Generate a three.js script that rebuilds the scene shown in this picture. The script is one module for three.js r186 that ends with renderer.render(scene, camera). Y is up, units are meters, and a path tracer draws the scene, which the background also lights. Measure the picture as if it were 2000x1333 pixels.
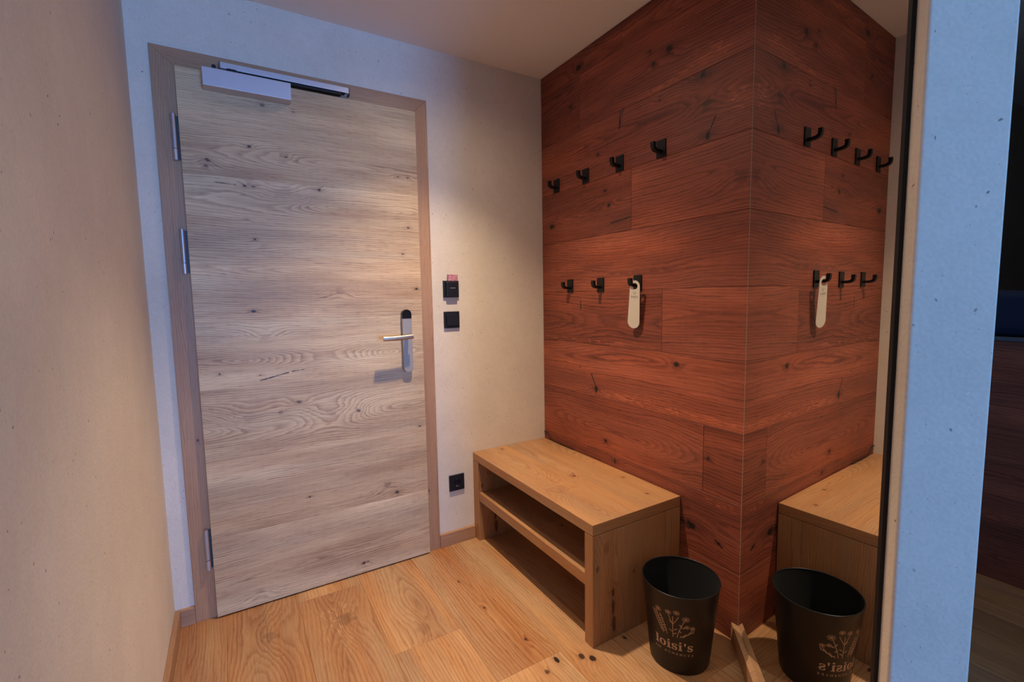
import * as THREE from 'three';
import { RoundedBoxGeometry } from 'three/addons/geometries/RoundedBoxGeometry.js';
import { mergeGeometries } from 'three/addons/utils/BufferGeometryUtils.js';
import { RectAreaLightUniformsLib } from 'three/addons/lights/RectAreaLightUniformsLib.js';

// ---------------------------------------------------------------- camera, lights, exposure
const scene = new THREE.Scene();
scene.background = new THREE.Color(0x05070b);
const renderer = new THREE.WebGLRenderer({ antialias: true });
renderer.toneMapping = THREE.LinearToneMapping;
renderer.toneMappingExposure = 0.97;
renderer.shadowMap.enabled = true;
const camera = new THREE.PerspectiveCamera(71.99, 2000 / 1333, 0.05, 60);
{ // solved from the photograph: yaw 30.83 deg right, pitch -5.27, roll -0.99
  const D = Math.PI / 180, y = 30.8349 * D, p = -5.2688 * D, r = -0.9872 * D;
  const fw = new THREE.Vector3(Math.sin(y) * Math.cos(p), Math.sin(p), -Math.cos(y) * Math.cos(p));
  const rt = new THREE.Vector3(Math.cos(y), 0, Math.sin(y)), up = new THREE.Vector3().crossVectors(rt, fw);
  const rt2 = rt.clone().multiplyScalar(Math.cos(r)).addScaledVector(up, Math.sin(r));
  const up2 = up.clone().multiplyScalar(Math.cos(r)).addScaledVector(rt, -Math.sin(r));
  camera.quaternion.setFromRotationMatrix(new THREE.Matrix4().makeBasis(rt2, up2, fw.negate()));
  camera.position.set(-1.437, 1.208, 2.0753);
}
const LAMP = { x: -0.69, z: 0.57, color: 0xffe3c2, power: 15.4 };        // recessed downlight of the entry
const SKY = { color: 0x64a4ff, power: 44 };                          // blue light of the unseen window, out of view behind the camera
RectAreaLightUniformsLib.init();

// ---------------------------------------------------------------- measured plan (metres)
const H = 2.3202, W = 1.683, ZM = 1.158, ROOM_Z = 9.5, ROOM_X = 3.6;
const TH = 43.09 * Math.PI / 180;
const MD = new THREE.Vector3(-Math.sin(TH), 0, Math.cos(TH));        // along the mirror, away from the wood wall
const MN = new THREE.Vector3(-Math.cos(TH), 0, -Math.sin(TH));       // out of the mirror
const mp = (s, d = 0, y = 0) => new THREE.Vector3(MD.x * s + MN.x * d, y, ZM + MD.z * s + MN.z * d);
const SK = 0.0645;                                                   // skirting height

// ---------------------------------------------------------------- helpers
const used = {};
function numbered(n) { const k = used[n] ?? 0; used[n] = k + 1; return k ? n + '_' + String(k).padStart(3, '0') : n; }
function thing(name, label, category, pos = [0, 0, 0], group) {
  const o = new THREE.Group(); o.name = numbered(name); o.position.set(...pos);
  o.userData = { label, category }; if (group) o.userData.group = group;
  scene.add(o); return o;
}
function structure(name) { const o = new THREE.Group(); o.name = name; o.userData = { kind: 'structure' }; scene.add(o); return o; }
function mesh(name, geo, mat, parent, label) {
  const m = new THREE.Mesh(geo, mat); m.name = parent ? name : numbered(name); m.castShadow = m.receiveShadow = true;
  if (label) m.userData.label = label;
  (parent ?? scene).add(m); return m;
}
function struct(name, geo, mat) { const m = mesh(name, geo, mat); m.userData.kind = 'structure'; return m; }
// box UVs in metres: grain = axis the wood runs along
function boxUV(g, grain = 'x', off = [0, 0], scale = [1, 1]) {
  const p = g.attributes.position, n = g.attributes.normal, uv = new Float32Array(p.count * 2);
  for (let i = 0; i < p.count; i++) {
    const P = { x: p.getX(i), y: p.getY(i), z: p.getZ(i) }, N = { x: Math.abs(n.getX(i)), y: Math.abs(n.getY(i)), z: Math.abs(n.getZ(i)) };
    const ax = N.x >= N.y && N.x >= N.z ? 'x' : N.y >= N.z ? 'y' : 'z';
    const rest = ['x', 'y', 'z'].filter((a) => a !== ax);
    const a = rest.includes(grain) ? grain : rest[0], b = rest.find((q) => q !== a);
    uv[2 * i] = (P[a] + off[0]) * scale[0]; uv[2 * i + 1] = (P[b] + off[1]) * scale[1];
  }
  g.setAttribute('uv', new THREE.BufferAttribute(uv, 2)); return g;
}
function box(x0, x1, y0, y1, z0, z1, r = 0, grain = 'x', off, scale) {
  const sx = x1 - x0, sy = y1 - y0, sz = z1 - z0;
  const g = r ? new RoundedBoxGeometry(sx, sy, sz, 2, r) : new THREE.BoxGeometry(sx, sy, sz);
  g.translate((x0 + x1) / 2, (y0 + y1) / 2, (z0 + z1) / 2);
  return boxUV(g, grain, off, scale);
}
const flat = (...gs) => mergeGeometries(gs.map((g) => { const h = g.index ? g.toNonIndexed() : g; for (const k of Object.keys(h.attributes)) if (!['position', 'normal', 'uv'].includes(k)) h.deleteAttribute(k); return h; }));
// chamfered plank: top face (a along length, b across) of size la x lb, thickness t; frame maps (a,b,h) to world, uvOf maps (a,b) to uv
function plank(la, lb, t, c, toWorld, uvOf) {
  const P = [], U = [];
  const v = (a, b, h) => { const w = toWorld(a, b, h), u = uvOf(a, b); return [w, u]; };
  const quad = (...q) => { for (const i of [0, 1, 2, 0, 2, 3]) { P.push(...q[i][0]); U.push(...q[i][1]); } };
  const lo = [v(0, 0, -t), v(la, 0, -t), v(la, lb, -t), v(0, lb, -t)];
  const md = [v(0, 0, -c), v(la, 0, -c), v(la, lb, -c), v(0, lb, -c)];
  const hi = [v(c, c, 0), v(la - c, c, 0), v(la - c, lb - c, 0), v(c, lb - c, 0)];
  quad(hi[0], hi[1], hi[2], hi[3]);
  for (let i = 0; i < 4; i++) { const j = (i + 1) % 4; quad(md[i], md[j], hi[j], hi[i]); quad(lo[i], lo[j], md[j], md[i]); }
  const g = new THREE.BufferGeometry();
  g.setAttribute('position', new THREE.Float32BufferAttribute(P, 3)); g.setAttribute('uv', new THREE.Float32BufferAttribute(U, 2));
  g.computeVertexNormals(); return g;
}
// vertical prism over a plan polygon of (x,z) points given counter-clockwise seen from above; uv = (perimeter, y)
function prism(pts, y0, y1) {
  const P = [], U = []; let s = 0;
  pts.forEach((a, i) => {
    const b = pts[(i + 1) % pts.length], l = Math.hypot(b[0] - a[0], b[1] - a[1]);
    const q = [[a[0], y0, a[1], s, y0], [b[0], y0, b[1], s + l, y0], [b[0], y1, b[1], s + l, y1], [a[0], y1, a[1], s, y1]];
    for (const k of [0, 1, 2, 0, 2, 3]) { P.push(q[k][0], q[k][1], q[k][2]); U.push(q[k][3], q[k][4]); }
    s += l;
  });
  const tri = THREE.ShapeUtils.triangulateShape(pts.map((p) => new THREE.Vector2(p[0], -p[1])), []);
  for (const t of tri) {
    for (const k of t) { P.push(pts[k][0], y1, pts[k][1]); U.push(pts[k][0], pts[k][1]); }
    for (const k of [t[0], t[2], t[1]]) { P.push(pts[k][0], y0, pts[k][1]); U.push(pts[k][0], pts[k][1]); }
  }
  const g = new THREE.BufferGeometry();
  g.setAttribute('position', new THREE.Float32BufferAttribute(P, 3)); g.setAttribute('uv', new THREE.Float32BufferAttribute(U, 2));
  g.computeVertexNormals(); return g;
}
function extrudeXY(outer, holes, z0, z1, bevel = 0) {
  const sh = new THREE.Shape(outer.map((p) => new THREE.Vector2(...p)));
  for (const h of holes) sh.holes.push(new THREE.Path(h.map((p) => new THREE.Vector2(...p))));
  const g = new THREE.ExtrudeGeometry(sh, { depth: z1 - z0 - 2 * bevel, bevelEnabled: bevel > 0, bevelSize: bevel, bevelThickness: bevel, bevelOffset: -bevel, bevelSegments: 2, curveSegments: 24 });
  g.translate(0, 0, z0 + bevel); return g;
}

// ---------------------------------------------------------------- noise and procedural textures
function hash(x, y, s) { let h = Math.imul(x, 374761393) ^ Math.imul(y, 668265263) ^ Math.imul(s, 2147483647 - 974711); h = Math.imul(h ^ (h >>> 13), 1274126177); h ^= h >>> 16; return (h >>> 0) / 4294967296; }
function noise(x, y, s) {
  const xi = Math.floor(x), yi = Math.floor(y); let fx = x - xi, fy = y - yi;
  fx = fx * fx * (3 - 2 * fx); fy = fy * fy * (3 - 2 * fy);
  const a = hash(xi, yi, s), b = hash(xi + 1, yi, s), c = hash(xi, yi + 1, s), d = hash(xi + 1, yi + 1, s);
  return a + (b - a) * fx + (c - a) * fy + (a - b - c + d) * fx * fy;
}
const sn = (x, y, s) => noise(x, y, s) * 2 - 1;
const ss = (a, b, x) => { const t = Math.min(1, Math.max(0, (x - a) / (b - a))); return t * t * (3 - 2 * t); };
function dataTex(data, w, h, srgb = true) {
  const t = new THREE.DataTexture(data, w, h, THREE.RGBAFormat);
  t.wrapS = t.wrapT = THREE.RepeatWrapping; t.magFilter = THREE.LinearFilter; t.minFilter = THREE.LinearFilter;
  if (srgb) t.colorSpace = THREE.SRGBColorSpace; t.needsUpdate = true; return t;
}
// Sawn oak. o: LU x LV metres on pw x ph pixels, boards with rect [u0,u1,v0,v1], dir 'u' or 'v', seed, ring centre bc (fraction of the width), depth of the cut below the pith,
// tone, knots [a,b,r,strength], cracks [a0,b0,a1,b1,width], fleck patches [a,b,sa,sb] - all in texture metres along (a) and across (b) the whole map
function oak(o) {
  const { LU, LV, pw, ph, light, dark, knot } = o, data = new Uint8Array(pw * ph * 4);
  for (const B of o.boards) {
    const [u0, u1, v0, v1] = B.rect, s = B.seed, alongV = B.dir === 'v';
    const b0 = alongV ? u0 : v0, b1 = alongV ? u1 : v1, mid = b0 + (b1 - b0) * (B.bc ?? 0.5), ringW = B.ring ?? 0.0075, con = (B.contrast ?? 1) * (o.contrast ?? 1);
    const X0 = Math.max(0, Math.round(u0 / LU * pw)), X1 = Math.min(pw, Math.round(u1 / LU * pw)), Y0 = Math.max(0, Math.round(v0 / LV * ph)), Y1 = Math.min(ph, Math.round(v1 / LV * ph));
    for (let j = Y0; j < Y1; j++) for (let i = X0; i < X1; i++) {
      const u = (i + 0.5) / pw * LU, v = (j + 0.5) / ph * LV, a = alongV ? v : u, b = alongV ? u : v;
      const bb = b - mid + 0.022 * sn(a * 1.7, b * 3, s) + 0.006 * sn(a * 6, b * 10, s + 1) + 0.0009 * sn(a * 28, b * 45, s + 2);
      const dep = (B.depth ?? 0.03) + (B.swing ?? 0.05) * sn(a * (B.freq ?? 1.3), 0.5, s + 3);
      let R = Math.sqrt(bb * bb + dep * dep), near = 9, kk = 0;
      let stain = 0;
      if (B.knots) for (const K of B.knots) {
        const da = a - K[0], db = b - K[1], r = K[2];
        if (Math.abs(da) > r * 14 || Math.abs(db) > r * 7) continue;
        const q = (da / (r * 3.6)) ** 2 + (db / (r * 1.7)) ** 2;
        R += r * 1.5 * Math.exp(-q * 0.8) * (K[4] ?? 1);
        const w = Math.sqrt((da / (r * (K[5] ?? 1.15))) ** 2 + (db / (r * (K[6] ?? 0.85))) ** 2) + 0.42 * sn(a * 55, b * 70, s + 4) + 0.16 * sn(a * 260, b * 260, s + 5);
        const kv = ss(1.05, 0.45, w) * K[3]; if (kv > kk) kk = kv;
        stain = Math.max(stain, Math.exp(-q * 1.6) * K[3] * 0.4);
      }
      const t = R / ringW + 0.32 * sn(a * 4, b * 55, s + 6) + 0.14 * sn(a * 30, b * 260, s + 7);
      const id = Math.floor(t), f = t - id, amp = 0.45 + 0.55 * hash(id, 7, s);
      const ring = (f < 0.16 ? f / 0.16 : Math.pow(1 - (f - 0.16) / 0.84, 1.8)) * amp;
      const fib = sn(a * 9, b * 420, s + 8) * 0.6 + sn(a * 22, b * 900, s + 9) * 0.4;
      const pore = ss(0.62, 0.86, noise(a * 38, b * 620, s + 10)) * (0.35 + 0.65 * ring);
      const broad = sn(a * 1.6, b * 9, s + 11) * 0.6 + sn(a * 5, b * 26, s + 12) * 0.4;
      let k = 0.42 + (B.tone ?? 0) + con * (0.42 * (ring - 0.28) + 0.15 * fib + 0.24 * pore + 0.3 * broad) + stain;
      if (B.flecks) for (const F of B.flecks) {
        const m = Math.exp(-(((a - F[0]) / F[2]) ** 2) - (((b - F[1]) / F[3]) ** 2));
        if (m > 0.03) k -= 0.4 * m * ss(0.6, 0.8, noise(a * 60 + 2 * sn(a * 20, b * 60, s + 15), b * 190, s + 13)) + 0.12 * m;
      }
      k = Math.min(1.25, Math.max(-0.15, k));
      if (B.cracks) for (const Cq of B.cracks) {
        const dx = Cq[2] - Cq[0], dy = Cq[3] - Cq[1], L2 = dx * dx + dy * dy, q = Math.min(1, Math.max(0, ((a - Cq[0]) * dx + (b - Cq[1]) * dy) / L2));
        const dd = Math.hypot(a - Cq[0] - q * dx, b - Cq[1] - q * dy) + 0.0012 * sn(a * 120, b * 120, s + 14);
        kk = Math.max(kk, ss(Cq[4], Cq[4] * 0.3, dd) * 0.95);
      }
      const at = (j * pw + i) * 4;
      const hue = (o.hue ?? 7) * (0.6 * sn(a * 1.1, b * 8, s + 21) + 0.4 * sn(a * 4, b * 30, s + 22));
      for (let c = 0; c < 3; c++) { const w = light[c] + (dark[c] - light[c]) * k + [0.5, -0.35, -0.9][c] * hue; data[at + c] = Math.max(0, Math.min(255, w + (knot[c] - w) * kk)); }
      data[at + 3] = 255;
    }
  }
  return dataTex(data, pw, ph);
}
// clay plaster: straw and mineral specks, mottling
function plasterTex(n, L, seed, base, count) {
  const data = new Uint8Array(n * n * 4), bump = new Uint8Array(n * n * 4), P = Math.round(L * 10);
  const per = (x, y, f, s) => { const k = Math.round(f * L), X = x / n * k, Y = y / n * k, xi = Math.floor(X), yi = Math.floor(Y); let fx = X - xi, fy = Y - yi; fx = fx * fx * (3 - 2 * fx); fy = fy * fy * (3 - 2 * fy); const h = (p, q) => hash(((p % k) + k) % k, ((q % k) + k) % k, s); return (h(xi, yi) * (1 - fx) + h(xi + 1, yi) * fx) * (1 - fy) + (h(xi, yi + 1) * (1 - fx) + h(xi + 1, yi + 1) * fx) * fy; };
  for (let j = 0; j < n; j++) for (let i = 0; i < n; i++) {
    const m = (per(i, j, 3, seed) - 0.5) * 0.5 + (per(i, j, 9, seed + 1) - 0.5) * 0.3 + (per(i, j, 40, seed + 2) - 0.5) * 0.2, g = per(i, j, 260, seed + 3) - 0.5;
    const k = 1 + 0.09 * m + 0.035 * g, at = (j * n + i) * 4;
    for (let c = 0; c < 3; c++) data[at + c] = Math.min(255, base[c] * k);
    const hgt = 128 + 150 * ((per(i, j, 4, seed + 4) - 0.5) * 0.7 + (per(i, j, 14, seed + 5) - 0.5) * 0.25) + 14 * g;
    bump[at] = bump[at + 1] = bump[at + 2] = Math.max(0, Math.min(255, hgt)); data[at + 3] = bump[at + 3] = 255;
  }
  for (let q = 0; q < count; q++) {
    const cx = Math.floor(hash(q, 1, seed + 6) * n), cy = Math.floor(hash(q, 2, seed + 6) * n), big = hash(q, 3, seed + 6), rr = (0.0005 + 0.0014 * big ** 7) / L * n, st = 0.18 + 0.5 * hash(q, 4, seed + 6) * (0.4 + 0.6 * big), el = 1 + 1.6 * hash(q, 5, seed + 6), th = hash(q, 6, seed + 6) * 3.14, R = Math.ceil(rr * el + 1), pale = hash(q, 8, seed + 6) < 0.2;
    for (let dy = -R; dy <= R; dy++) for (let dx = -R; dx <= R; dx++) {
      const ax = (dx * Math.cos(th) + dy * Math.sin(th)) / (rr * el), ay = (-dx * Math.sin(th) + dy * Math.cos(th)) / rr, w = ss(1.15, 0.5, Math.hypot(ax, ay)) * st;
      const at = ((((cy + dy) % n) + n) % n * n + (((cx + dx) % n) + n) % n) * 4;
      for (let c = 0; c < 3; c++) data[at + c] = pale ? Math.min(255, data[at + c] * (1 + 0.12 * w)) : data[at + c] * (1 - w * [0.75, 0.82, 0.85][c]);
    }
  }
  return [dataTex(data, n, n), dataTex(bump, n, n, false)];
}

// ---------------------------------------------------------------- materials
const std = (o) => new THREE.MeshStandardMaterial(o);
const PL = 2.4, [plC, plB] = plasterTex(2048, PL, 11, [226, 214, 195], 5200);
function plasterMat(ox, oy) {
  const m = plC.clone(), b = plB.clone(); for (const t of [m, b]) { t.repeat.set(1 / PL, 1 / PL); t.offset.set(ox, oy); t.needsUpdate = true; }
  return std({ map: m, bumpMap: b, bumpScale: 0.006, roughness: 0.93 });
}
const plasterDoor = plasterMat(0.1, 0.2), plasterLeft = plasterMat(0.55, 0.7), plasterEnd = plasterMat(0.3, 0.45);
const ceilMat = std({ color: 0xf0ebe0, roughness: 0.95 });
const roomPlaster = plasterMat(0.8, 0.35);

// wood wall: one map for the whole 1.16 x 2.32 m face, a = z, b = y
const ROW = 0.2465, rows = [[], [], [1.005], [], [0.807], [], [0.64], [], [0.31], []];
rows[0] = [0.52]; rows[1] = [0.36];
const wallKnots = [[0.305, 2.254, 0.014, 0.9], [0.824, 2.104, 0.016, 0.7], [0.733, 2.136, 0.009, 0.7], [0.75, 2.085, 0.011, 0.7], [0.973, 1.957, 0.016, 0.95], [0.244, 2.1, 0.011, 0.6], [0.785, 1.94, 0.008, 0.4], [0.99, 1.86, 0.02, 0.35],
  [0.438, 1.835, 0.009, 0.5], [0.482, 1.667, 0.007, 0.9], [0.509, 1.603, 0.009, 0.8], [0.088, 1.566, 0.016, 0.75], [1.128, 1.585, 0.026, 0.2], [0.426, 0.776, 0.013, 1, 1, 1.0, 1.5], [0.883, 0.946, 0.012, 0.8],
  [0.489, 0.55, 0.011, 0.85], [0.549, 0.471, 0.012, 0.85, 1, 0.6, 1.7], [1.026, 0.621, 0.007, 1, 1, 0.6, 1.6], [0.958, 0.342, 0.022, 0.85], [1.076, 0.324, 0.007, 0.8], [0.309, 0.87, 0.004, 0.8], [0.997, 1.75, 0.011, 1, 1, 0.9, 1.3]];
const wallCracks = [[0.575, 1.972, 0.57, 1.9, 0.004], [0.592, 1.975, 0.57, 1.905, 0.003], [1.026, 1.803, 0.997, 1.748, 0.003], [0.636, 1.532, 0.52, 1.522, 0.003], [0.313, 1.185, 0.315, 1.15, 0.004], [0.393, 0.842, 0.424, 0.785, 0.0035], [1.06, 0.332, 1.09, 0.316, 0.003], [0.87, 0.35, 0.95, 0.345, 0.003]];
const wallFlecks = { 3: [[0.62, 0.768, 0.2, 0.022], [1.0, 0.76, 0.22, 0.014]], 4: [[0.5, 1.0, 0.25, 0.012], [0.15, 1.0, 0.2, 0.012]], 8: [[1.0, 2.02, 0.12, 0.03], [0.8, 1.985, 0.16, 0.015]], 9: [[0.62, 2.27, 0.2, 0.02]], 7: [[1.1, 1.83, 0.06, 0.05]], 1: [[1.05, 0.465, 0.12, 0.018]] };
const wallBoards = [];
rows.forEach((js, r) => {
  const e = [0, ...js, 1.16];
  for (let k = 0; k < e.length - 1; k++) {
    const y0 = r * ROW, y1 = Math.min(H, y0 + ROW), s = 100 + r * 17 + k * 7;
    wallBoards.push({ rect: [e[k], e[k + 1], y0, y1], seed: s, bc: [0.62, 0.4, 0.5, 0.75, 0.45, 0.35, 0.5, 0.6, 0.8, 0.3][r] + 0.12 * k, depth: 0.01 + 0.03 * hash(r, k, 5), swing: 0.05 + 0.03 * hash(r, k, 6), freq: 1.1 + hash(r, k, 8), ring: 0.0085 + 0.004 * hash(r, k, 9),
      tone: { '4.0': 0.22, '4.1': -0.08, '6.0': 0.02, '8.0': 0.16, '2.1': 0.1, '0.1': 0.12 }[r + '.' + k] ?? (hash(r, k, 7) - 0.5) * 0.3, knots: wallKnots.filter((q) => q[1] > y0 && q[1] < y1 && q[0] > e[k] && q[0] < e[k + 1]), cracks: wallCracks, flecks: wallFlecks[r] });
  }
});
const wallTex = oak({ LU: 1.16, LV: 2.32, pw: 1024, ph: 2048, light: [182, 98, 68], dark: [94, 43, 31], knot: [20, 11, 10], contrast: 1.2, boards: wallBoards });
const woodWallMat = std({ map: wallTex, roughness: 0.55 });

// floor: eight boards by 1.956 m, a = z, b = x ; texture u = z, v = x
const FX = -1.518 - 0.2445, FB = 0.2445, FL = 1.956;
const floorJoint = { 0: 1.4, 1: 1.75, 2: 0.095, 3: 0.575, 4: 0.86, 5: 1.45, 6: 1.2, 7: 0.7 };
const floorKnots = [[0.884, -0.572, 0.012, 1, 1, 1.3, 0.7], [0.916, -0.494, 0.011, 0.8], [0.943, -0.467, 0.011, 0.95], [0.309, -0.67, 0.006, 0.7], [0.52, -0.655, 0.006, 0.6], [0.75, -0.61, 0.007, 0.6], [0.91, -0.63, 0.01, 0.6], [0.93, -0.31, 0.007, 0.8], [0.3, -1.13, 0.04, 0.2], [0.24, -1.38, 0.035, 0.15], [0.5, -0.9, 0.03, 0.12]].map((q) => [q[0], q[1] - FX, ...q.slice(2)]);
const floorBoards = [];
for (let k = 0; k < 8; k++) for (let h = 0; h < 2; h++) {
  const j = floorJoint[k], a0 = h ? j : 0, a1 = h ? FL : j;
  floorBoards.push({ rect: [a0, a1, k * FB, (k + 1) * FB], seed: 300 + k * 11 + h * 5, bc: 0.3 + 0.4 * hash(k, h, 3), depth: 0.012 + 0.03 * hash(k, h, 4), swing: 0.06, freq: 1.0 + 0.8 * hash(k, h, 8), ring: 0.009 + 0.004 * hash(k, h, 9), tone: { '0.0': 0.16, '1.0': 0.12, '2.1': 0.2, '2.0': -0.1, '3.0': -0.02, '3.1': -0.16, '4.0': 0.1, '4.1': -0.22, '5.0': 0.02, '6.0': -0.05 }[k + '.' + h] ?? 0, knots: floorKnots.filter((q) => q[1] > k * FB && q[1] < (k + 1) * FB && q[0] > a0 && q[0] < a1),
    flecks: k === 2 ? [[0.25, 0.6, 0.16, 0.07]] : undefined });
}
const floorTex = oak({ LU: FL, LV: FL, pw: 2048, ph: 2048, light: [198, 156, 112], dark: [150, 104, 68], knot: [40, 24, 18], contrast: 1.35, hue: 16, boards: floorBoards });
const floorMat = std({ map: floorTex, roughness: 0.42 });

// door leaf: u = x + 1.551, v = y
const dk = (x, y, r, s, ...e) => [x + 1.551, y, r, s, ...e];
const doorKnots = [dk(-1.341, 1.785, 0.006, 0.85), dk(-1.217, 1.763, 0.007, 0.5), dk(-1.475, 1.718, 0.009, 0.75), dk(-1.481, 1.698, 0.006, 0.5), dk(-1.362, 1.639, 0.007, 0.9), dk(-1.335, 1.64, 0.006, 0.95, 1, 1.8, 0.6), dk(-1.102, 1.649, 0.008, 0.9), dk(-0.777, 1.738, 0.006, 0.7), dk(-0.735, 1.738, 0.006, 0.5), dk(-1.364, 1.515, 0.004, 0.7), dk(-1.34, 1.445, 0.005, 0.9), dk(-0.739, 1.524, 0.007, 0.7), dk(-1.182, 1.937, 0.007, 0.4), dk(-1.286, 1.942, 0.008, 0.4), dk(-0.77, 1.407, 0.005, 0.7), dk(-1.361, 1.174, 0.006, 1), dk(-0.712, 1.255, 0.006, 0.95), dk(-1.222, 0.804, 0.011, 0.6), dk(-1.288, 0.772, 0.009, 0.3), dk(-0.99, 0.736, 0.008, 0.55), dk(-1.486, 0.943, 0.007, 0.6), dk(-1.353, 0.925, 0.005, 0.6), dk(-0.718, 0.625, 0.009, 0.75), dk(-1.202, 0.402, 0.005, 0.95), dk(-0.836, 0.335, 0.01, 0.7), dk(-0.88, 0.385, 0.02, 0.25), dk(-1.0, 0.05, 0.008, 0.85), dk(-0.98, 0.05, 0.005, 0.6), dk(-1.402, 0.059, 0.018, 0.12), dk(-1.4, 0.765, 0.03, 0.08), dk(-1.235, 1.627, 0.03, 0.08), dk(-1.096, 0.751, 0.03, 0.08), dk(-1.33, 1.07, 0.02, 0.1), dk(-1.04, 1.25, 0.02, 0.1)];
const dSeam = [0, 0.315, 0.62, 0.885, 1.135, 1.383, 1.665, 2.03];
const doorBoards = dSeam.slice(0, -1).map((v, i) => ({ rect: [0, 0.87, v, dSeam[i + 1]], seed: 500 + i * 9, bc: 0.2 + 0.6 * hash(i, 2, 4), depth: 0.012 + 0.02 * hash(i, 3, 4), swing: 0.05, freq: 1.6 + hash(i, 4, 4), ring: 0.0062 + 0.002 * hash(i, 5, 4), tone: (hash(i, 6, 4) - 0.5) * 0.01, contrast: 1.2, knots: doorKnots.filter((q) => q[1] > v && q[1] < dSeam[i + 1]), cracks: [[0.198, 0.905, 0.297, 0.927, 0.0022], [0.31, 0.93, 0.36, 0.935, 0.0016], [0.09, 1.644, 0.16, 1.641, 0.0018]] }));
const doorTex = oak({ LU: 0.87, LV: 2.03, pw: 1024, ph: 2048, light: [234, 206, 160], dark: [150, 117, 84], knot: [52, 34, 28], boards: doorBoards });
const doorMat = std({ map: doorTex, roughness: 0.5 });
// straight-grained lipping for frame and skirtings: u along 2.2 m, v across 0.4 m
const trimTex = oak({ LU: 2.2, LV: 0.4, pw: 2048, ph: 512, light: [200, 158, 118], dark: [136, 96, 68], knot: [44, 28, 22], contrast: 0.8, boards: [0, 1, 2, 3].map((i) => ({ rect: [0, 2.2, i * 0.1, i * 0.1 + 0.1], seed: 700 + i * 8, bc: -0.4, depth: 0.05, swing: 0.03, ring: 0.006, freq: 1.5, tone: (i - 1.5) * 0.05, knots: [[0.7 + 0.31 * i, 0.1 * i + 0.06, 0.006, 0.6]] })) });
const trimMat = std({ map: trimTex, roughness: 0.5 });
const TS = [1 / 2.2, 1 / 0.4];
// bench: u along 1.0, v across 1.0 : top 0-0.44, end panel 0.45-0.9, plain edge 0.9-1
const bk = (x, z, r, s, ...e) => [z, -x, r, s, ...e], ek = (x, y, r, s, ...e) => [y, 0.45 - x, r, s, ...e];
const benchTex = oak({ LU: 1, LV: 1, pw: 1024, ph: 1024, light: [190, 147, 102], dark: [144, 98, 64], knot: [60, 32, 22], contrast: 1.15, hue: 11, boards: [
  { rect: [0, 1, 0, 0.145], seed: 801, bc: 0.2, depth: 0.03, swing: 0.05, tone: -0.02, knots: [bk(-0.052, 0.654, 0.008, 0.4), bk(-0.094, 0.825, 0.01, 0.45)] },
  { rect: [0, 1, 0.145, 0.25], seed: 812, bc: 0.5, depth: 0.02, swing: 0.05, tone: 0.02, knots: [bk(-0.214, 0.528, 0.01, 0.7), bk(-0.2, 0.5, 0.006, 0.3)] },
  { rect: [0, 1, 0.25, 0.45], seed: 820, bc: 0.45, depth: 0.01, swing: 0.05, freq: 2, tone: 0, knots: [bk(-0.327, 0.52, 0.006, 0.5), bk(-0.296, 0.046, 0.012, 0.4), bk(-0.327, 0.6, 0.03, 0.08), bk(-0.36, 0.63, 0.02, 0.1)] },
  { rect: [0, 1, 0.45, 0.66], seed: 833, bc: 0.3, depth: 0.03, swing: 0.04, tone: 0.05, knots: [ek(-0.19, 0.098, 0.005, 0.5)] },
  { rect: [0, 1, 0.66, 0.9], seed: 841, bc: 0.55, depth: 0.02, swing: 0.05, tone: 0.06, knots: [ek(-0.347, 0.172, 0.009, 0.95, 1, 1.8, 0.5), ek(-0.345, 0.115, 0.014, 0.6, 1, 2.6, 0.6), ek(-0.343, 0.055, 0.014, 0.6, 1, 2.4, 0.6), ek(-0.418, 0.281, 0.01, 0.4), ek(-0.248, 0.219, 0.005, 0.8), ek(-0.377, 0.34, 0.02, 0.2)] },
  { rect: [0, 1, 0.9, 1], seed: 850, bc: -0.5, depth: 0.05, swing: 0.02, ring: 0.006, tone: 0 }] });
const benchMat = std({ map: benchTex, roughness: 0.45 });

const blackPlastic = std({ color: 0x14161b, roughness: 0.42 }), blackMetal = std({ color: 0x0d0f13, roughness: 0.5, metalness: 0.3 }), blackGloss = std({ color: 0x0c0f18, roughness: 0.12 });
const steel = std({ color: 0xa89c8d, roughness: 0.55, metalness: 0.45 }), silver = std({ color: 0xc4c2c6, roughness: 0.42, metalness: 0.55 }), darkGap = std({ color: 0x120c0a, roughness: 0.9 });
const mirrorMat = std({ color: 0xe2e3e1, roughness: 0, metalness: 1 }), paleEdge = std({ color: 0xa99a86, roughness: 0.35 });

// ---------------------------------------------------------------- the setting
// floor: boards run along z, one mesh each, on a dark subfloor
const floor = structure('floor');
mesh('subfloor', box(-W - 0.1, ROOM_X, -0.12, -0.014, -0.1, ROOM_Z + 0.1), darkGap, floor);
for (let k = -1; k < 23; k++) {
  const x0 = Math.max(FX + k * FB, -W), x1 = Math.min(FX + (k + 1) * FB, ROOM_X), kk = ((k % 8) + 8) % 8;
  if (x1 - x0 < 0.01) continue;
  const cuts = [0]; for (let n = 0; n < 6; n++) { const z = floorJoint[kk] + n * FL; if (z > 0.02 && z < ROOM_Z - 0.02) cuts.push(z); } cuts.push(ROOM_Z);
  for (let c = 0; c < cuts.length - 1; c++) {
    const z0 = cuts[c], la = cuts[c + 1] - z0 - 0.0004, lb = x1 - x0 - 0.0004;
    mesh('floorboard', plank(la, lb, 0.0138, 0.0005, (a, b, h) => [x0 + b, h, z0 + a], (a, b) => [(z0 + a) / FL, (x0 + b - FX) / FL]), floorMat, floor);
  }
}
struct('ceiling', box(-W - 0.12, ROOM_X + 0.1, H, H + 0.12, -0.12, ROOM_Z + 0.1), ceilMat);
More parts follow.
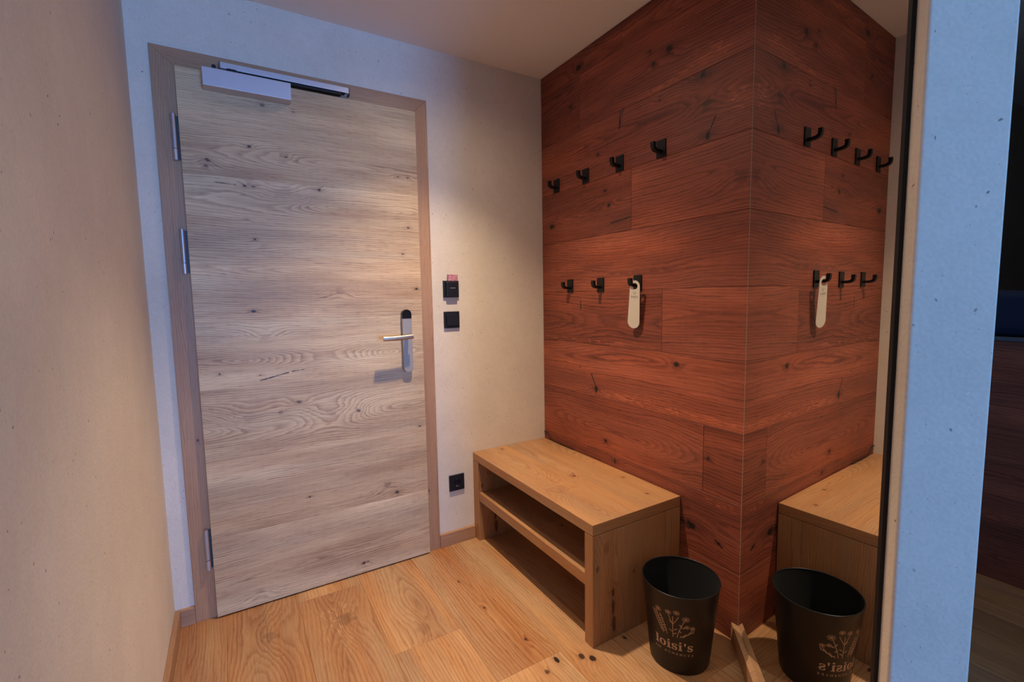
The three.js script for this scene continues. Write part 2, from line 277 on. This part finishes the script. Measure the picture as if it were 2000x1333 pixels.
struct('wall_left', box(-W - 0.12, -W, -0.1, H, -0.12, ROOM_Z + 0.1, 0, 'z'), plasterLeft);
const DX0 = -1.535, DX1 = -0.706, DTOP = 2.01;
struct('wall_door', extrudeXY([[-W, 0], [DX0, 0], [DX0, DTOP], [DX1, DTOP], [DX1, 0], [0.11, 0], [0.11, H], [-W, H]], [], -0.12, 0), plasterDoor);
// wood-clad wall: planks laid in ten courses, each plank its own mesh
const woodWall = structure('wall_right');
mesh('backing', box(0.0125, 0.11, 0, H, 0, ZM + 0.03), darkGap, woodWall);
rows.forEach((js, r) => {
  const e = [0, ...js, ZM + 0.004];
  for (let k = 0; k < e.length - 1; k++) {
    const y0 = r * ROW, y1 = Math.min(H, y0 + ROW), z1 = e[k + 1], proud = 0.0006 * (hash(r, k, 44) - 0.5);
    mesh('plank', plank(z1 - e[k] - 0.0009, y1 - y0 - 0.0009, 0.012, 0.001, (a, b, h) => [-h - proud, y0 + b, z1 - a - 0.00025], (a, b) => [(z1 - a) / 1.16, (y0 + b) / 2.32]), woodWallMat, woodWall);
  }
});
{ // diagonal plastered wall that carries the mirror, rounded at its free end
  const t = 0.113, d0 = -0.005, r = 0.005, L = 0.85, pts = [];
  const P = (s, d) => { const p = mp(s, d); return [p.x, p.z]; };
  pts.push(P(-0.004, d0), P(-0.004, -t));
  for (let i = 0; i <= 6; i++) { const a = i / 6 * Math.PI / 2; pts.push(P(L - r + r * Math.sin(a), -t + r - r * Math.cos(a))); }
  for (let i = 0; i <= 6; i++) { const a = i / 6 * Math.PI / 2; pts.push(P(L - r + r * Math.cos(a), d0 - r + r * Math.sin(a))); }
  let area = 0; pts.forEach((p, i) => { const q = pts[(i + 1) % pts.length]; area += p[0] * q[1] - q[0] * p[1]; });
  if (area > 0) pts.reverse();
  struct('wall_mirror', prism(pts, 0, H), plasterEnd);
}
// skirtings
struct('baseboard_left', box(-W, -W + 0.016, 0, SK, 0, 3.6, 0.002, 'z', [0, 0], TS), trimMat);
struct('baseboard_door_left', box(-W + 0.016, -1.6215, 0, SK, 0, 0.016, 0.002, 'x', [0.3, 0.12], TS), trimMat);
struct('baseboard_door_right', box(-0.6295, -0.4405, 0, SK, 0, 0.016, 0.002, 'x', [0.9, 0.21], TS), trimMat);
{
  const P = (s, d) => { const p = mp(s, d); return [p.x, p.z]; }, pts = [P(-0.0, 0.018), P(0.85, 0.018), P(0.85, -0.004), P(0.0, -0.004)];
  const p0 = pts[0]; p0[0] = -0.0008; p0[1] = mp(0, 0.018).z + (p0[0] - mp(0, 0.018).x) * MD.z / MD.x;
  let area = 0; pts.forEach((p, i) => { const q = pts[(i + 1) % pts.length]; area += p[0] * q[1] - q[0] * p[1]; });
  if (area > 0) pts.reverse();
  const g = prism(pts, 0, SK), uv = g.attributes.uv; for (let i = 0; i < uv.count; i++) uv.setXY(i, uv.getX(i) / 2.2, uv.getY(i) / 0.4);
  struct('baseboard_mirror', g, trimMat);
}
// unseen room behind the camera, sized for its window light, and beyond the diagonal wall
struct('wall_back', extrudeXY([[-W, 0], [ROOM_X, 0], [ROOM_X, H], [-W, H]], [[[-1.35, 0.04], [0.3, 0.04], [0.3, 1.94], [-1.35, 1.94]]], ROOM_Z, ROOM_Z + 0.1), plasterDoor);
struct('wall_far', box(ROOM_X, ROOM_X + 0.1, 0, H, 1.0, ROOM_Z + 0.1), roomPlaster);
struct('wall_bathroom', box(0.11, ROOM_X, 0, H, 1.02, 1.12), roomPlaster);
struct('wall_added_blocker', box(0.55, 0.65, 0, H, 1.98, ROOM_Z), roomPlaster);  // added wall, unseen, keeps window light out of the side room
{ // half-height wood-clad partition
  const hw = structure('wall_half');
  mesh('backing', box(1.248, 1.34, 0, 1.0, 1.12, 3.0), darkGap, hw);
  for (let r = 0; r < 4; r++) mesh('plank', plank(1.879, 0.2495, 0.012, 0.0008, (a, b, h) => [1.236 - h, r * 0.25 + b, 2.9995 - a], (a, b) => [(3 - a + r * 0.37) / 1.16, (r * 0.25 + b + 0.5) / 2.32]), woodWallMat, hw);
  mesh('cap_rail', box(1.226, 1.345, 1.0, 1.016, 1.12, 3.0, 0.003), std({ color: 0x4c5a70, roughness: 0.4 }), hw, 'grey-blue cap strip');
}
{ // unseen window behind the camera, placed to light door wall and wall end blue
  const w = structure('unseen_window_1');
  const fr = std({ color: 0x3a3d42, roughness: 0.5 });
  for (const [a, b, c, d] of [[-1.35, -1.3, 0.04, 1.94], [0.25, 0.3, 0.04, 1.94], [-1.3, 0.25, 0.04, 0.09], [-1.3, 0.25, 1.89, 1.94]]) mesh('window_frame', box(a, b, c, d, ROOM_Z + 0.01, ROOM_Z + 0.07, 0.004), fr, w);
  mesh('pane', box(-1.3, 0.25, 0.09, 1.89, ROOM_Z + 0.03, ROOM_Z + 0.045), std({ color: 0x20242c, emissive: SKY.color, emissiveIntensity: 1.2, roughness: 0.1 }), w);
  const L = new THREE.RectAreaLight(SKY.color, SKY.power, 1.55, 1.8); L.name = 'unseen_window_light'; L.position.set(-0.525, 0.99, ROOM_Z + 0.02); w.add(L); L.lookAt(-0.525, 0.99, 0);
}
// ---------------------------------------------------------------- door
{
  const door = structure('door_1');
  const x0 = -1.621, x1 = -0.63, i0 = -1.548, i1 = -0.695, top = 2.09, it = 2.022, z0 = 0, z1 = 0.0115;
  const board = (poly, grain, off) => { const g = extrudeXY(poly, [], z0, z1, 0.0012); boxUV(g, grain, off, TS); return g; };
  mesh('frame_board', board([[x0, 0], [i0 + 0.004, 0], [i0 + 0.004, it], [x0, top]], 'y', [0, 1.63]), trimMat, door);
  mesh('frame_board', board([[x1, 0], [x1, top], [i1 - 0.004, it], [i1 - 0.004, 0]], 'y', [0.4, 0.74]), trimMat, door);
  mesh('frame_board', board([[x0, top], [i0 + 0.004, it], [i1 - 0.004, it], [x1, top]], 'x', [1.7, 0.2 - 2.02]), trimMat, door);
  mesh('knot_plug', new THREE.CylinderGeometry(0.007, 0.007, 0.002, 20).rotateX(Math.PI / 2).translate(-1.434, 2.055, 0.0118), std({ color: 0x2a1c16, roughness: 0.7 }), door, 'dark knot in the frame head');
  const lip = box(-1.551, -0.69, 0.006, 2.025, 0.0128, 0.03, 0.0012, 'x', [1.551, 0], [1 / 0.87, 1 / 2.03]);
  const core = box(-1.53, -0.711, 0.008, 2.005, -0.03, 0.0129, 0, 'x', [1.551, 0], [1 / 0.87, 1 / 2.03]);
  mesh('door_leaf', flat(lip, core), doorMat, door);
  // hinges
  for (const y of [0.278, 1.391, 1.7855]) {
    const h = mesh('hinge', new THREE.CylinderGeometry(0.0078, 0.0078, 0.118, 20).translate(-1.5665, y + 0.02, 0.0235), std({ color: 0xb4b0b4, roughness: 0.38, metalness: 0.75 }), door, 'steel barrel hinge');
    mesh('hinge_leaf', new THREE.BoxGeometry(0.0125, 0.15, 0.003).translate(-1.5575, y, 0.0145), std({ color: 0x4a4848, roughness: 0.5, metalness: 0.6 }), h, 'hinge leaf coloured dark for the shaded gap beside the barrel');  // dark of the gap beside the barrel is put into the leaf colour
    mesh('hinge_cap', new THREE.CylinderGeometry(0.0078, 0.0078, 0.037, 20).translate(-1.5665, y - 0.0595, 0.0235), std({ color: 0xc0bcc0, roughness: 0.38, metalness: 0.75 }), h);
  }
  // long lock plate with lever handle
  const px = -0.768, sl = (w, y0, y1, roundTop, roundBottom) => { const s = new THREE.Shape(), r = w / 2; s.moveTo(px - r, roundBottom ? y0 + r : y0); if (roundBottom) s.absarc(px, y0 + r, r, Math.PI, 2 * Math.PI, false); else s.lineTo(px + r, y0); s.lineTo(px + r, roundTop ? y1 - r : y1); if (roundTop) s.absarc(px, y1 - r, r, 0, Math.PI, false); else s.lineTo(px - r, y1); s.closePath(); return s; };
  const ext = (s, d, z) => new THREE.ExtrudeGeometry(s, { depth: d - 0.004, bevelEnabled: true, bevelSize: 0.002, bevelThickness: 0.002, bevelOffset: -0.002, bevelSegments: 3, curveSegments: 20 }).translate(0, 0, z + 0.002);
  const plate = mesh('lock_plate', ext(sl(0.043, 0.884, 1.1245, false, true), 0.02, 0.03), steel, door, 'brushed steel lock plate');
  mesh('lock_cap', ext(sl(0.043, 1.1235, 1.164, true, false), 0.021, 0.03), blackGloss, plate, 'black rounded reader cap');
  mesh('lever_handle', flat(new THREE.CylinderGeometry(0.0095, 0.0095, 0.045, 24).rotateX(Math.PI / 2).translate(-0.774, 1.0435, 0.07), (() => { const pts = [[-0.757, 1.0465, 0.092], [-0.79, 1.0445, 0.093], [-0.84, 1.0425, 0.094], [-0.889, 1.0425, 0.094]].map((p) => new THREE.Vector3(...p)); const s = new THREE.Shape(); s.absellipse(0, 0, 0.0085, 0.0105, 0, Math.PI * 2); return new THREE.ExtrudeGeometry(s, { steps: 24, bevelEnabled: false, curveSegments: 14, extrudePath: new THREE.CatmullRomCurve3(pts) }); })()), std({ color: 0xc9c0b6, roughness: 0.28, metalness: 1 }), plate, 'straight steel lever');
}
// ---------------------------------------------------------------- door closer
{
  const t = thing('door_closer', 'silver overhead door closer with a slide rail at the top of the oak door', 'door closer', [-1.331, 1.989, 0.03]);
  const o = (g) => g.translate(1.331, -1.989, -0.03);
  mesh('closer_body', o(box(-1.471, -1.191, 1.959, 2.0205, 0.0305, 0.083, 0.002)), silver, t);
  mesh('slide_rail', o(flat(box(-1.415, -0.971, 2.0425, 2.064, 0.012, 0.0415, 0.0015), box(-1.413, -0.973, 2.0405, 2.0425, 0.012, 0.016))), silver, t);
  mesh('rail_groove', o(box(-1.36, -0.985, 2.0408, 2.0422, 0.018, 0.038)), darkGap, t);
  mesh('closer_arm', o(flat(box(-1.37, -1.0, 2.0305, 2.038, 0.026, 0.044, 0.001), new THREE.CylinderGeometry(0.008, 0.008, 0.018, 20).translate(-1.385, 2.029, 0.052), box(-1.395, -1.365, 2.0305, 2.038, 0.03, 0.06, 0.001))), std({ color: 0x16171a, roughness: 0.5, metalness: 0.4 }), t, 'black arm');
  mesh('end_cap', o(box(-0.9712, -0.967, 2.036, 2.064, 0.012, 0.0415, 0.001)), std({ color: 0x55555a, roughness: 0.5 }), t);
  mesh('end_cap', o(box(-1.4185, -1.4148, 2.04, 2.064, 0.012, 0.0415, 0.001)), std({ color: 0x55555a, roughness: 0.5 }), t);
}
// ---------------------------------------------------------------- wall fittings
function plateFrame(t) { mesh('cover_frame', extrudeXY([[-0.0395, -0.0395], [0.0395, -0.0395], [0.0395, 0.0395], [-0.0395, 0.0395]], [[[-0.0285, -0.0285], [-0.0285, 0.0285], [0.0285, 0.0285], [0.0285, -0.0285]]], 0, 0.009, 0.0015), blackPlastic, t); }
{
  const t = thing('card_switch', 'black square key card holder on the wall right of the door, above the light switch', 'card holder', [-0.5335, 1.2535, 0]);
  plateFrame(t);
  mesh('card_slot', flat(new RoundedBoxGeometry(0.055, 0.072, 0.011, 3, 0.004).translate(0.0, -0.0015, 0.0145), new THREE.BoxGeometry(0.056, 0.056, 0.006).translate(0, 0, 0.004)), blackPlastic, t);
  mesh('mark', new THREE.BoxGeometry(0.026, 0.0022, 0.0006).translate(0.004, 0.005, 0.0201), std({ color: 0x8f8d8c, roughness: 0.6 }), t, 'small pale line of print');
  const c = document.createElement('canvas'); c.width = 128; c.height = 192; const x = c.getContext('2d');
  x.fillStyle = '#c98a8e'; x.fillRect(0, 0, 128, 192);
  for (let i = 0; i < 260; i++) { const a = hash(i, 1, 61), b = hash(i, 2, 61), k = hash(i, 3, 61); x.fillStyle = ['#b56f86', '#d8a59a', '#a8688f', '#e0b3a2', '#c27a7c'][Math.floor(k * 5)]; x.beginPath(); x.ellipse(a * 128, b * 192, 3 + 7 * hash(i, 4, 61), 2 + 4 * hash(i, 5, 61), k * 6, 0, 7); x.fill(); }
  x.fillStyle = '#8a5a8c'; x.fillRect(0, 0, 12, 192);
  const tx = new THREE.CanvasTexture(c); tx.colorSpace = THREE.SRGBColorSpace;
  const k = mesh('key_card', new THREE.BoxGeometry(0.054, 0.086, 0.0012).translate(0, 0.043, 0), std({ map: tx, roughness: 0.4 })); k.position.set(-0.525, 1.236, 0.008);
  k.userData = { label: 'pink patterned key card standing in the black holder by the door', category: 'card' };
}
{
  const t = thing('light_switch', 'black square rocker light switch on the wall below the key card holder', 'switch', [-0.534, 1.108, 0]);
  plateFrame(t);
  const r = new RoundedBoxGeometry(0.0555, 0.0555, 0.009, 3, 0.002); r.rotateX(-0.05); r.translate(0, 0, 0.0085); mesh('rocker', r, blackPlastic, t);
}
{
  const t = thing('wall_socket', 'black square power socket low on the wall between door frame and bench', 'socket', [-0.532, 0.3065, 0]);
  plateFrame(t);
  const s = new THREE.Shape([[-0.0283, -0.0283], [0.0283, -0.0283], [0.0283, 0.0283], [-0.0283, 0.0283]].map((p) => new THREE.Vector2(...p)));
  const h = new THREE.Path(); h.absarc(0, 0, 0.0195, 0, Math.PI * 2, true); s.holes.push(h);
  mesh('socket_insert', new THREE.ExtrudeGeometry(s, { depth: 0.0085, bevelEnabled: true, bevelSize: 0.0008, bevelThickness: 0.0008, bevelOffset: -0.0008, curveSegments: 28 }).translate(0, 0, 0.0005), blackPlastic, t);
  const well = new THREE.CylinderGeometry(0.0195, 0.0195, 0.0012, 32).rotateX(Math.PI / 2).translate(0, 0, 0.0012);
  const w = mesh('socket_well', well, blackPlastic, t);
  for (const sx of [-1, 1]) mesh('pin_hole', new THREE.CylinderGeometry(0.0027, 0.0027, 0.0006, 14).rotateX(Math.PI / 2).translate(sx * 0.0095, 0, 0.0021), darkGap, w);
  for (const sy of [-1, 1]) mesh('earth_clip', new RoundedBoxGeometry(0.0045, 0.003, 0.007, 2, 0.0008).translate(0, sy * 0.0178, 0.005), steel, w);
}
// ---------------------------------------------------------------- coat hooks
{
  const proto = new THREE.Group(); proto.name = 'coat_hook';
  mesh('hook_plate', new RoundedBoxGeometry(0.005, 0.064, 0.044, 2, 0.0012).translate(-0.0025, 0, 0), blackMetal, proto);
  // flat bar that leaves the plate, dips a little and turns up at its tip
  const c = [[-0.004, -0.0105], [-0.018, -0.0105], [-0.033, -0.009], [-0.0425, -0.004], [-0.0455, 0.006], [-0.0455, 0.0185]], bar = new THREE.CatmullRomCurve3(c.map((p) => new THREE.Vector3(p[0], p[1], 0)));
  const s = new THREE.Shape([[-0.0042, -0.0065], [0.0042, -0.0065], [0.0042, 0.0065], [-0.0042, 0.0065]].map((p) => new THREE.Vector2(...p)));
  const pts = bar.getPoints(22), P = [], wv = 0.0078;
  const ringAt = (i) => { const q = pts[Math.max(0, i - 1)], r = pts[Math.min(22, i + 1)], dx = r.x - q.x, dy = r.y - q.y, l = Math.hypot(dx, dy), hv = 0.0048 + 0.002 * i / 22, nx = -dy / l * hv, ny = dx / l * hv, p = pts[i]; return [[p.x + nx, p.y + ny, -wv], [p.x + nx, p.y + ny, wv], [p.x - nx, p.y - ny, wv], [p.x - nx, p.y - ny, -wv]]; };
  const quad = (a, b, d, e) => P.push(...a, ...b, ...d, ...a, ...d, ...e);
  for (let i = 0; i < 22; i++) { const A = ringAt(i), B = ringAt(i + 1); for (let k = 0; k < 4; k++) { const m = (k + 1) % 4; quad(A[k], A[m], B[m], B[k]); } }
  const E = ringAt(22); quad(E[0], E[1], E[2], E[3]); const S0 = ringAt(0); quad(S0[3], S0[2], S0[1], S0[0]);
  const g = new THREE.BufferGeometry(); g.setAttribute('position', new THREE.Float32BufferAttribute(P, 3)); g.computeVertexNormals();
  mesh('hook_arm', g, blackMetal, proto);
  const up = ['first', 'second', 'third', 'fourth'];
  const words = [['black coat hook of the upper row nearest the door wall corner', 1.7595, 0.132], ['black coat hook of the upper row, second from the door wall corner', 1.7575, 0.355], ['black coat hook of the upper row, third from the door wall corner', 1.759, 0.575], ['black coat hook of the upper row farthest from the door wall, near the mirror', 1.759, 0.7965],
    ['empty black coat hook of the lower row nearest the door wall corner', 1.2605, 0.237], ['empty black coat hook in the middle of the lower row, left of the white hanger', 1.2585, 0.4575], ['black coat hook of the lower row holding the white door hanger', 1.2595, 0.682]];
  words.forEach(([label, y, z], i) => {
    const h = i ? proto.clone() : proto; h.name = numbered('coat_hook'); h.position.set(-0.0004, y, z);
    h.userData = { label, category: 'hook', group: 'coat hooks on the wood wall' }; scene.add(h);
  });
}
// ---------------------------------------------------------------- white door hanger on the lower hook
{
  const s = new THREE.Shape(), L = 0.196, r0 = 0.0225, r1 = 0.0275;
  s.absarc(0, L - r0, r0, 0, Math.PI, false); s.lineTo(-r1, r1); s.absarc(0, r1, r1, Math.PI, 2 * Math.PI, false); s.closePath();
  const h = new THREE.Path(); h.absarc(0, L - 0.023, 0.0125, 0, Math.PI * 2, true); s.holes.push(h);
  const g = new THREE.ExtrudeGeometry(s, { depth: 0.0016, bevelEnabled: false, curveSegments: 28 });
  const c = document.createElement('canvas'); c.width = 256; c.height = 896; const x = c.getContext('2d');
  x.fillStyle = '#d9d0bf'; x.fillRect(0, 0, 256, 896); x.strokeStyle = '#9b958a'; x.lineWidth = 3; x.fillStyle = '#8f8a80'; x.textAlign = 'center';
  for (let i = -3; i <= 3; i++) { x.beginPath(); x.moveTo(128 + i * 3, 262); x.quadraticCurveTo(128 + i * 8, 230, 128 + i * 13, 205 + Math.abs(i) * 8); x.stroke(); x.beginPath(); x.arc(128 + i * 13, 202 + Math.abs(i) * 8, 5, 0, 7); x.stroke(); }
  x.fillStyle = '#5f5b55'; x.font = 'bold 52px serif'; x.fillText("loisi's", 128, 318); x.fillStyle = '#a49d92'; x.font = '15px sans-serif'; x.fillText('AM ACHENSEE', 128, 342);
  const tx = new THREE.CanvasTexture(c); tx.colorSpace = THREE.SRGBColorSpace;
  const uv = g.attributes.uv; for (let i = 0; i < uv.count; i++) uv.setXY(i, uv.getX(i) / 0.056 + 0.5, uv.getY(i) / L);
  const t = mesh('door_hanger', g, std({ map: tx, roughness: 0.6 }));
  t.rotation.order = 'YXZ'; t.rotation.y = -Math.PI / 2 + 0.2; t.rotation.x = 0.1; t.rotation.z = -0.1; t.position.set(-0.02, 1.0745, 0.677);
  t.userData = { label: 'long white door hanger tag hanging from the lower coat hook', category: 'door hanger' };
}
// ---------------------------------------------------------------- bench
{
  const t = thing('shoe_bench', 'low oak bench with two open shelves standing against the wood wall', 'bench', [-0.2195, 0, 0.4555]);
  const ox = 0.2195, oz = -0.4555, D = 0.439, L = 0.911, X0 = -D, g = (q) => q.translate(ox, 0, oz);
  const topG = box(X0, -0.003, 0.4025, 0.4415, 0.001, L, 0.0022, 'z');
  { const p = topG.attributes.position, uv = topG.attributes.uv, n = topG.attributes.normal; for (let i = 0; i < p.count; i++) { if (Math.abs(n.getY(i)) > 0.6) uv.setXY(i, p.getZ(i), -p.getX(i)); else if (Math.abs(n.getX(i)) > 0.5) uv.setXY(i, p.getZ(i), 0.93 + p.getY(i) - 0.42); else uv.setXY(i, -p.getX(i) + 0.2, 0.93 + p.getY(i) - 0.42); } }
  mesh('bench_top', g(topG), benchMat, t);
  const side = (z0, z1) => { const q = box(X0, -0.003, 0, 0.401, z0, z1, 0.0016, 'y'); const p = q.attributes.position, uv = q.attributes.uv, n = q.attributes.normal; for (let i = 0; i < p.count; i++) { if (Math.abs(n.getZ(i)) > 0.6) uv.setXY(i, p.getY(i), 0.45 - p.getX(i)); else uv.setXY(i, p.getY(i) + 0.3, 0.95 + (p.getZ(i) - z0)); } return q; };
  mesh('side_panel', g(side(0.001, 0.055)), benchMat, t);
  mesh('side_panel', g(side(0.868, 0.911)), benchMat, t);
  const sh = box(X0 + 0.004, -0.006, 0.206, 0.249, 0.0552, 0.8678, 0.0012, 'z'); { const p = sh.attributes.position, uv = sh.attributes.uv, n = sh.attributes.normal; for (let i = 0; i < p.count; i++) if (Math.abs(n.getX(i)) > 0.5) uv.setXY(i, p.getZ(i) + 0.4, 0.94 + p.getY(i) - 0.228); else uv.setXY(i, p.getZ(i) + 0.5, -p.getX(i)); }
  mesh('shelf', g(sh), benchMat, t);

}
{ // thin cable that comes over the back corner of the bench
  const pts = [[-0.004, 0.4765, 0.004], [-0.004, 0.4785, 0.025], [-0.0045, 0.472, 0.043], [-0.005, 0.458, 0.055], [-0.006, 0.4475, 0.085], [-0.0065, 0.4445, 0.14], [-0.006, 0.4443, 0.26]].map((p) => new THREE.Vector3(...p));
  const m = mesh('cable', new THREE.TubeGeometry(new THREE.CatmullRomCurve3(pts), 60, 0.0026, 8), blackPlastic);
  m.userData = { label: 'thin black cable lying on the bench in the corner of the walls', category: 'cable' };
}
// ---------------------------------------------------------------- waste bin
{
  const t = thing('waste_bin', 'round black waste bin with pale printed flowers and lettering, beside the bench', 'bin', [-0.2077, 0, 1.0821]);
  const h = 0.277, rt = 0.1222, rb = 0.0954, c = document.createElement('canvas'); c.width = 2048; c.height = 1024; const x = c.getContext('2d');
  x.fillStyle = '#17110f'; x.fillRect(0, 0, 2048, 1024);
  // print, centred at -61 degrees; 1 px across = 0.32 mm, 1 px up = 0.27 mm
  const PX = (299 / 360) * 2048, Y = (m) => 1024 * (1 - m / h);
  const ink = '#bda187'; x.fillStyle = ink; x.strokeStyle = ink; x.lineCap = 'round';
  x.textAlign = 'center'; x.textBaseline = 'alphabetic';
  x.save(); x.translate(PX, Y(0.0885)); x.font = 'bold 148px serif'; const wd = x.measureText("loisi's").width; x.scale(382 / wd, 1.0); x.fillText("loisi's", 0, 0); x.restore();
  x.font = 'bold 40px sans-serif'; x.fillStyle = '#a08873'; const word = 'AM ACHENSEE'; for (let i = 0; i < word.length; i++) x.fillText(word[i], PX - 186 + i * 37.2, Y(0.0705));
  x.strokeStyle = '#a98a70'; x.fillStyle = '#a98a70'; x.lineWidth = 7;
  const stem = (x0, y0, x1, y1, bend) => { x.beginPath(); x.moveTo(PX + x0, Y(y0)); x.quadraticCurveTo(PX + (x0 + x1) / 2 + bend, Y((y0 + y1) / 2), PX + x1, Y(y1)); x.stroke(); };
  const leaf = (cx, cy, l, w, a) => { x.save(); x.translate(PX + cx, Y(cy)); x.rotate(a); x.beginPath(); x.moveTo(-l / 2, 0); x.quadraticCurveTo(0, -w, l / 2, 0); x.quadraticCurveTo(0, w, -l / 2, 0); x.fill(); x.restore(); };
  const flower = (cx, cy, r) => { x.save(); x.translate(PX + cx, Y(cy)); x.lineWidth = 4; for (let i = 0; i < 8; i++) { x.rotate(Math.PI / 4); x.beginPath(); x.ellipse(r * 0.62, 0, r * 0.36, r * 0.2, 0, 0, 7); x.stroke(); } x.beginPath(); x.arc(0, 0, r * 0.26, 0, 7); x.fill(); x.restore(); };
  stem(-90, 0.137, -170, 0.205, 20); for (let i = 0; i < 9; i++) { const k = i / 8; leaf(-95 - 85 * k + 14, 0.145 + 0.055 * k, 40, 11, -0.5); leaf(-95 - 85 * k - 14, 0.145 + 0.055 * k, 40, 11, -2.2); }
  stem(-55, 0.137, -120, 0.2, 10); flower(-140, 0.212, 30); for (let i = 0; i < 5; i++) leaf(-70 - 12 * i, 0.155 + 0.009 * i, 44, 10, i % 2 ? -0.4 : -2.4);
  stem(0, 0.134, -2, 0.205, -4); stem(0, 0.175, -42, 0.208, -4); stem(0, 0.18, 46, 0.208, 6); flower(-44, 0.216, 27); flower(28, 0.221, 28); for (const [a, b, q] of [[-22, 0.155, -2.4], [22, 0.162, -0.7], [-20, 0.185, -2.4], [16, 0.147, -0.7]]) leaf(a, b, 46, 12, q);
  stem(36, 0.135, 96, 0.196, -12); flower(108, 0.203, 34); for (const [a, b, q] of [[66, 0.178, -2.2], [92, 0.172, -0.5], [60, 0.158, -2.2]]) leaf(a, b, 46, 13, q); flower(120, 0.176, 22);
  stem(60, 0.136, 180, 0.158, -10); for (let i = 0; i < 6; i++) leaf(80 + 20 * i, 0.141 + 0.004 * i, 42, 10, i % 2 ? -1.1 : 0.3); flower(170, 0.172, 24); stem(90, 0.138, 168, 0.166, 10);
  const tx = new THREE.CanvasTexture(c); tx.colorSpace = THREE.SRGBColorSpace; tx.wrapS = THREE.RepeatWrapping;
  const prof = [[0.001, 0], [rb - 0.006, 0], [rb - 0.0015, 0.0015], [rb, 0.006]]; for (let i = 1; i <= 8; i++) prof.push([rb + (rt - rb) * i / 8, 0.006 + (h - 0.009) * i / 8]);
  const out = new THREE.LatheGeometry(prof.map((p) => new THREE.Vector2(...p)), 96); { const p = out.attributes.position, uv = out.attributes.uv; for (let i = 0; i < p.count; i++) uv.setY(i, p.getY(i) / h); }
  mesh('bin_body', out, std({ map: tx, roughness: 0.42, metalness: 0.15 }), t);
  mesh('bin_lining', new THREE.LatheGeometry([[rt - 0.0015, h - 0.003], [rb - 0.0015, 0.006], [0.001, 0.004]].map((p) => new THREE.Vector2(...p)), 96), std({ color: 0x06080b, roughness: 0.95 }), t, 'dark inside of the bin');
  mesh('bin_rim', new THREE.TorusGeometry(rt - 0.0002, 0.0023, 10, 96).rotateX(Math.PI / 2).translate(0, h - 0.002, 0), std({ color: 0x2a2b2e, roughness: 0.3, metalness: 0.6 }), t);
}
// ---------------------------------------------------------------- tall mirror on the diagonal wall
{
  const o = mp(0.405, 0, SK), t = thing('wall_mirror', 'tall frameless mirror on the diagonal wall, reaching from skirting to ceiling', 'mirror', [o.x, SK, o.z]);
  t.rotation.y = Math.atan2(MN.x, MN.z);      // local +z = out of the mirror; local x runs back to the wood wall
  const y1 = H - SK - 0.003, sx = Math.sign(new THREE.Vector3(1, 0, 0).applyAxisAngle(new THREE.Vector3(0, 1, 0), t.rotation.y).dot(MD)), X = (s) => (s - 0.405) * sx;
  const b = (s0, s1, y0, y2, d0, d1, r) => box(Math.min(X(s0), X(s1)), Math.max(X(s0), X(s1)), y0, y2, d0, d1, r);
  mesh('mirror_glass', b(0.003, 0.8118, 0.0005, y1, -0.0045, 0), mirrorMat, t);
  mesh('glass_edge', b(0.0002, 0.003, 0.0005, y1, -0.0045, 0.0006), paleEdge, t, 'pale polished edge');
  mesh('edge_profile', b(0.812, 0.8225, 0.0005, y1, -0.0048, 0.0012, 0.0005), blackMetal, t, 'black side profile');
}
// ---------------------------------------------------------------- dark blue cushion on the half wall, beyond the diagonal wall
{
  const g = new RoundedBoxGeometry(0.09, 0.2, 0.62, 6, 0.04), p = g.attributes.position;
  for (let i = 0; i < p.count; i++) { const k = p.getZ(i) / 0.31; if (p.getY(i) > 0) p.setY(i, p.getY(i) * (1 - 0.25 * (k + 0.55) ** 2)); }
  g.computeVertexNormals();
  const m = mesh('back_cushion', g, std({ color: 0x0e2547, roughness: 0.85 })); m.position.set(1.285, 1.117, 1.62); m.rotation.z = -0.05;
  m.userData = { label: 'dark blue padded cushion on the half wall, far right', category: 'cushion' };
}
// ---------------------------------------------------------------- ceiling downlights; second and third are unseen, placed to light entry and side room
{
  for (const [label, lx, lz, power] of [['round recessed ceiling downlight above the entry in front of the door', LAMP.x, LAMP.z, LAMP.power], ['unseen ceiling downlight between the left wall and the mirror, placed to warm the entry', -0.95, 1.25, LAMP.power * 0.17], ['unseen ceiling downlight beyond the diagonal wall, placed to light the half wall and floor', 0.98, 1.62, LAMP.power * 0.055]]) {
  const t = thing('downlight', label, 'downlight', [lx, H, lz]);
  mesh('trim_ring', new THREE.TorusGeometry(0.042, 0.004, 10, 48).rotateX(Math.PI / 2).translate(0, -0.001, 0), std({ color: 0xd8d4cc, roughness: 0.4 }), t);
  mesh('lens', new THREE.CylinderGeometry(0.034, 0.034, 0.003, 40).translate(0, -0.0015, 0), std({ color: 0xffffff, emissive: LAMP.color, emissiveIntensity: power / 3, roughness: 0.4 }), t);
  for (const [name, share, cone] of [['downlight_core', 0.86, 47], ['downlight_spill', 0.1, 80]]) {   // bright core of the reflector and its soft spill
    const L = new THREE.SpotLight(LAMP.color, power * share, 0, cone * Math.PI / 180, 1, 2); L.name = name; L.position.set(0, -0.008, 0); L.target.position.set(0, -2, 0);
    L.castShadow = true; L.shadow.mapSize.set(2048, 2048); L.shadow.radius = 1.5; t.add(L, L.target);
  }
  }
}
renderer.render(scene, camera);
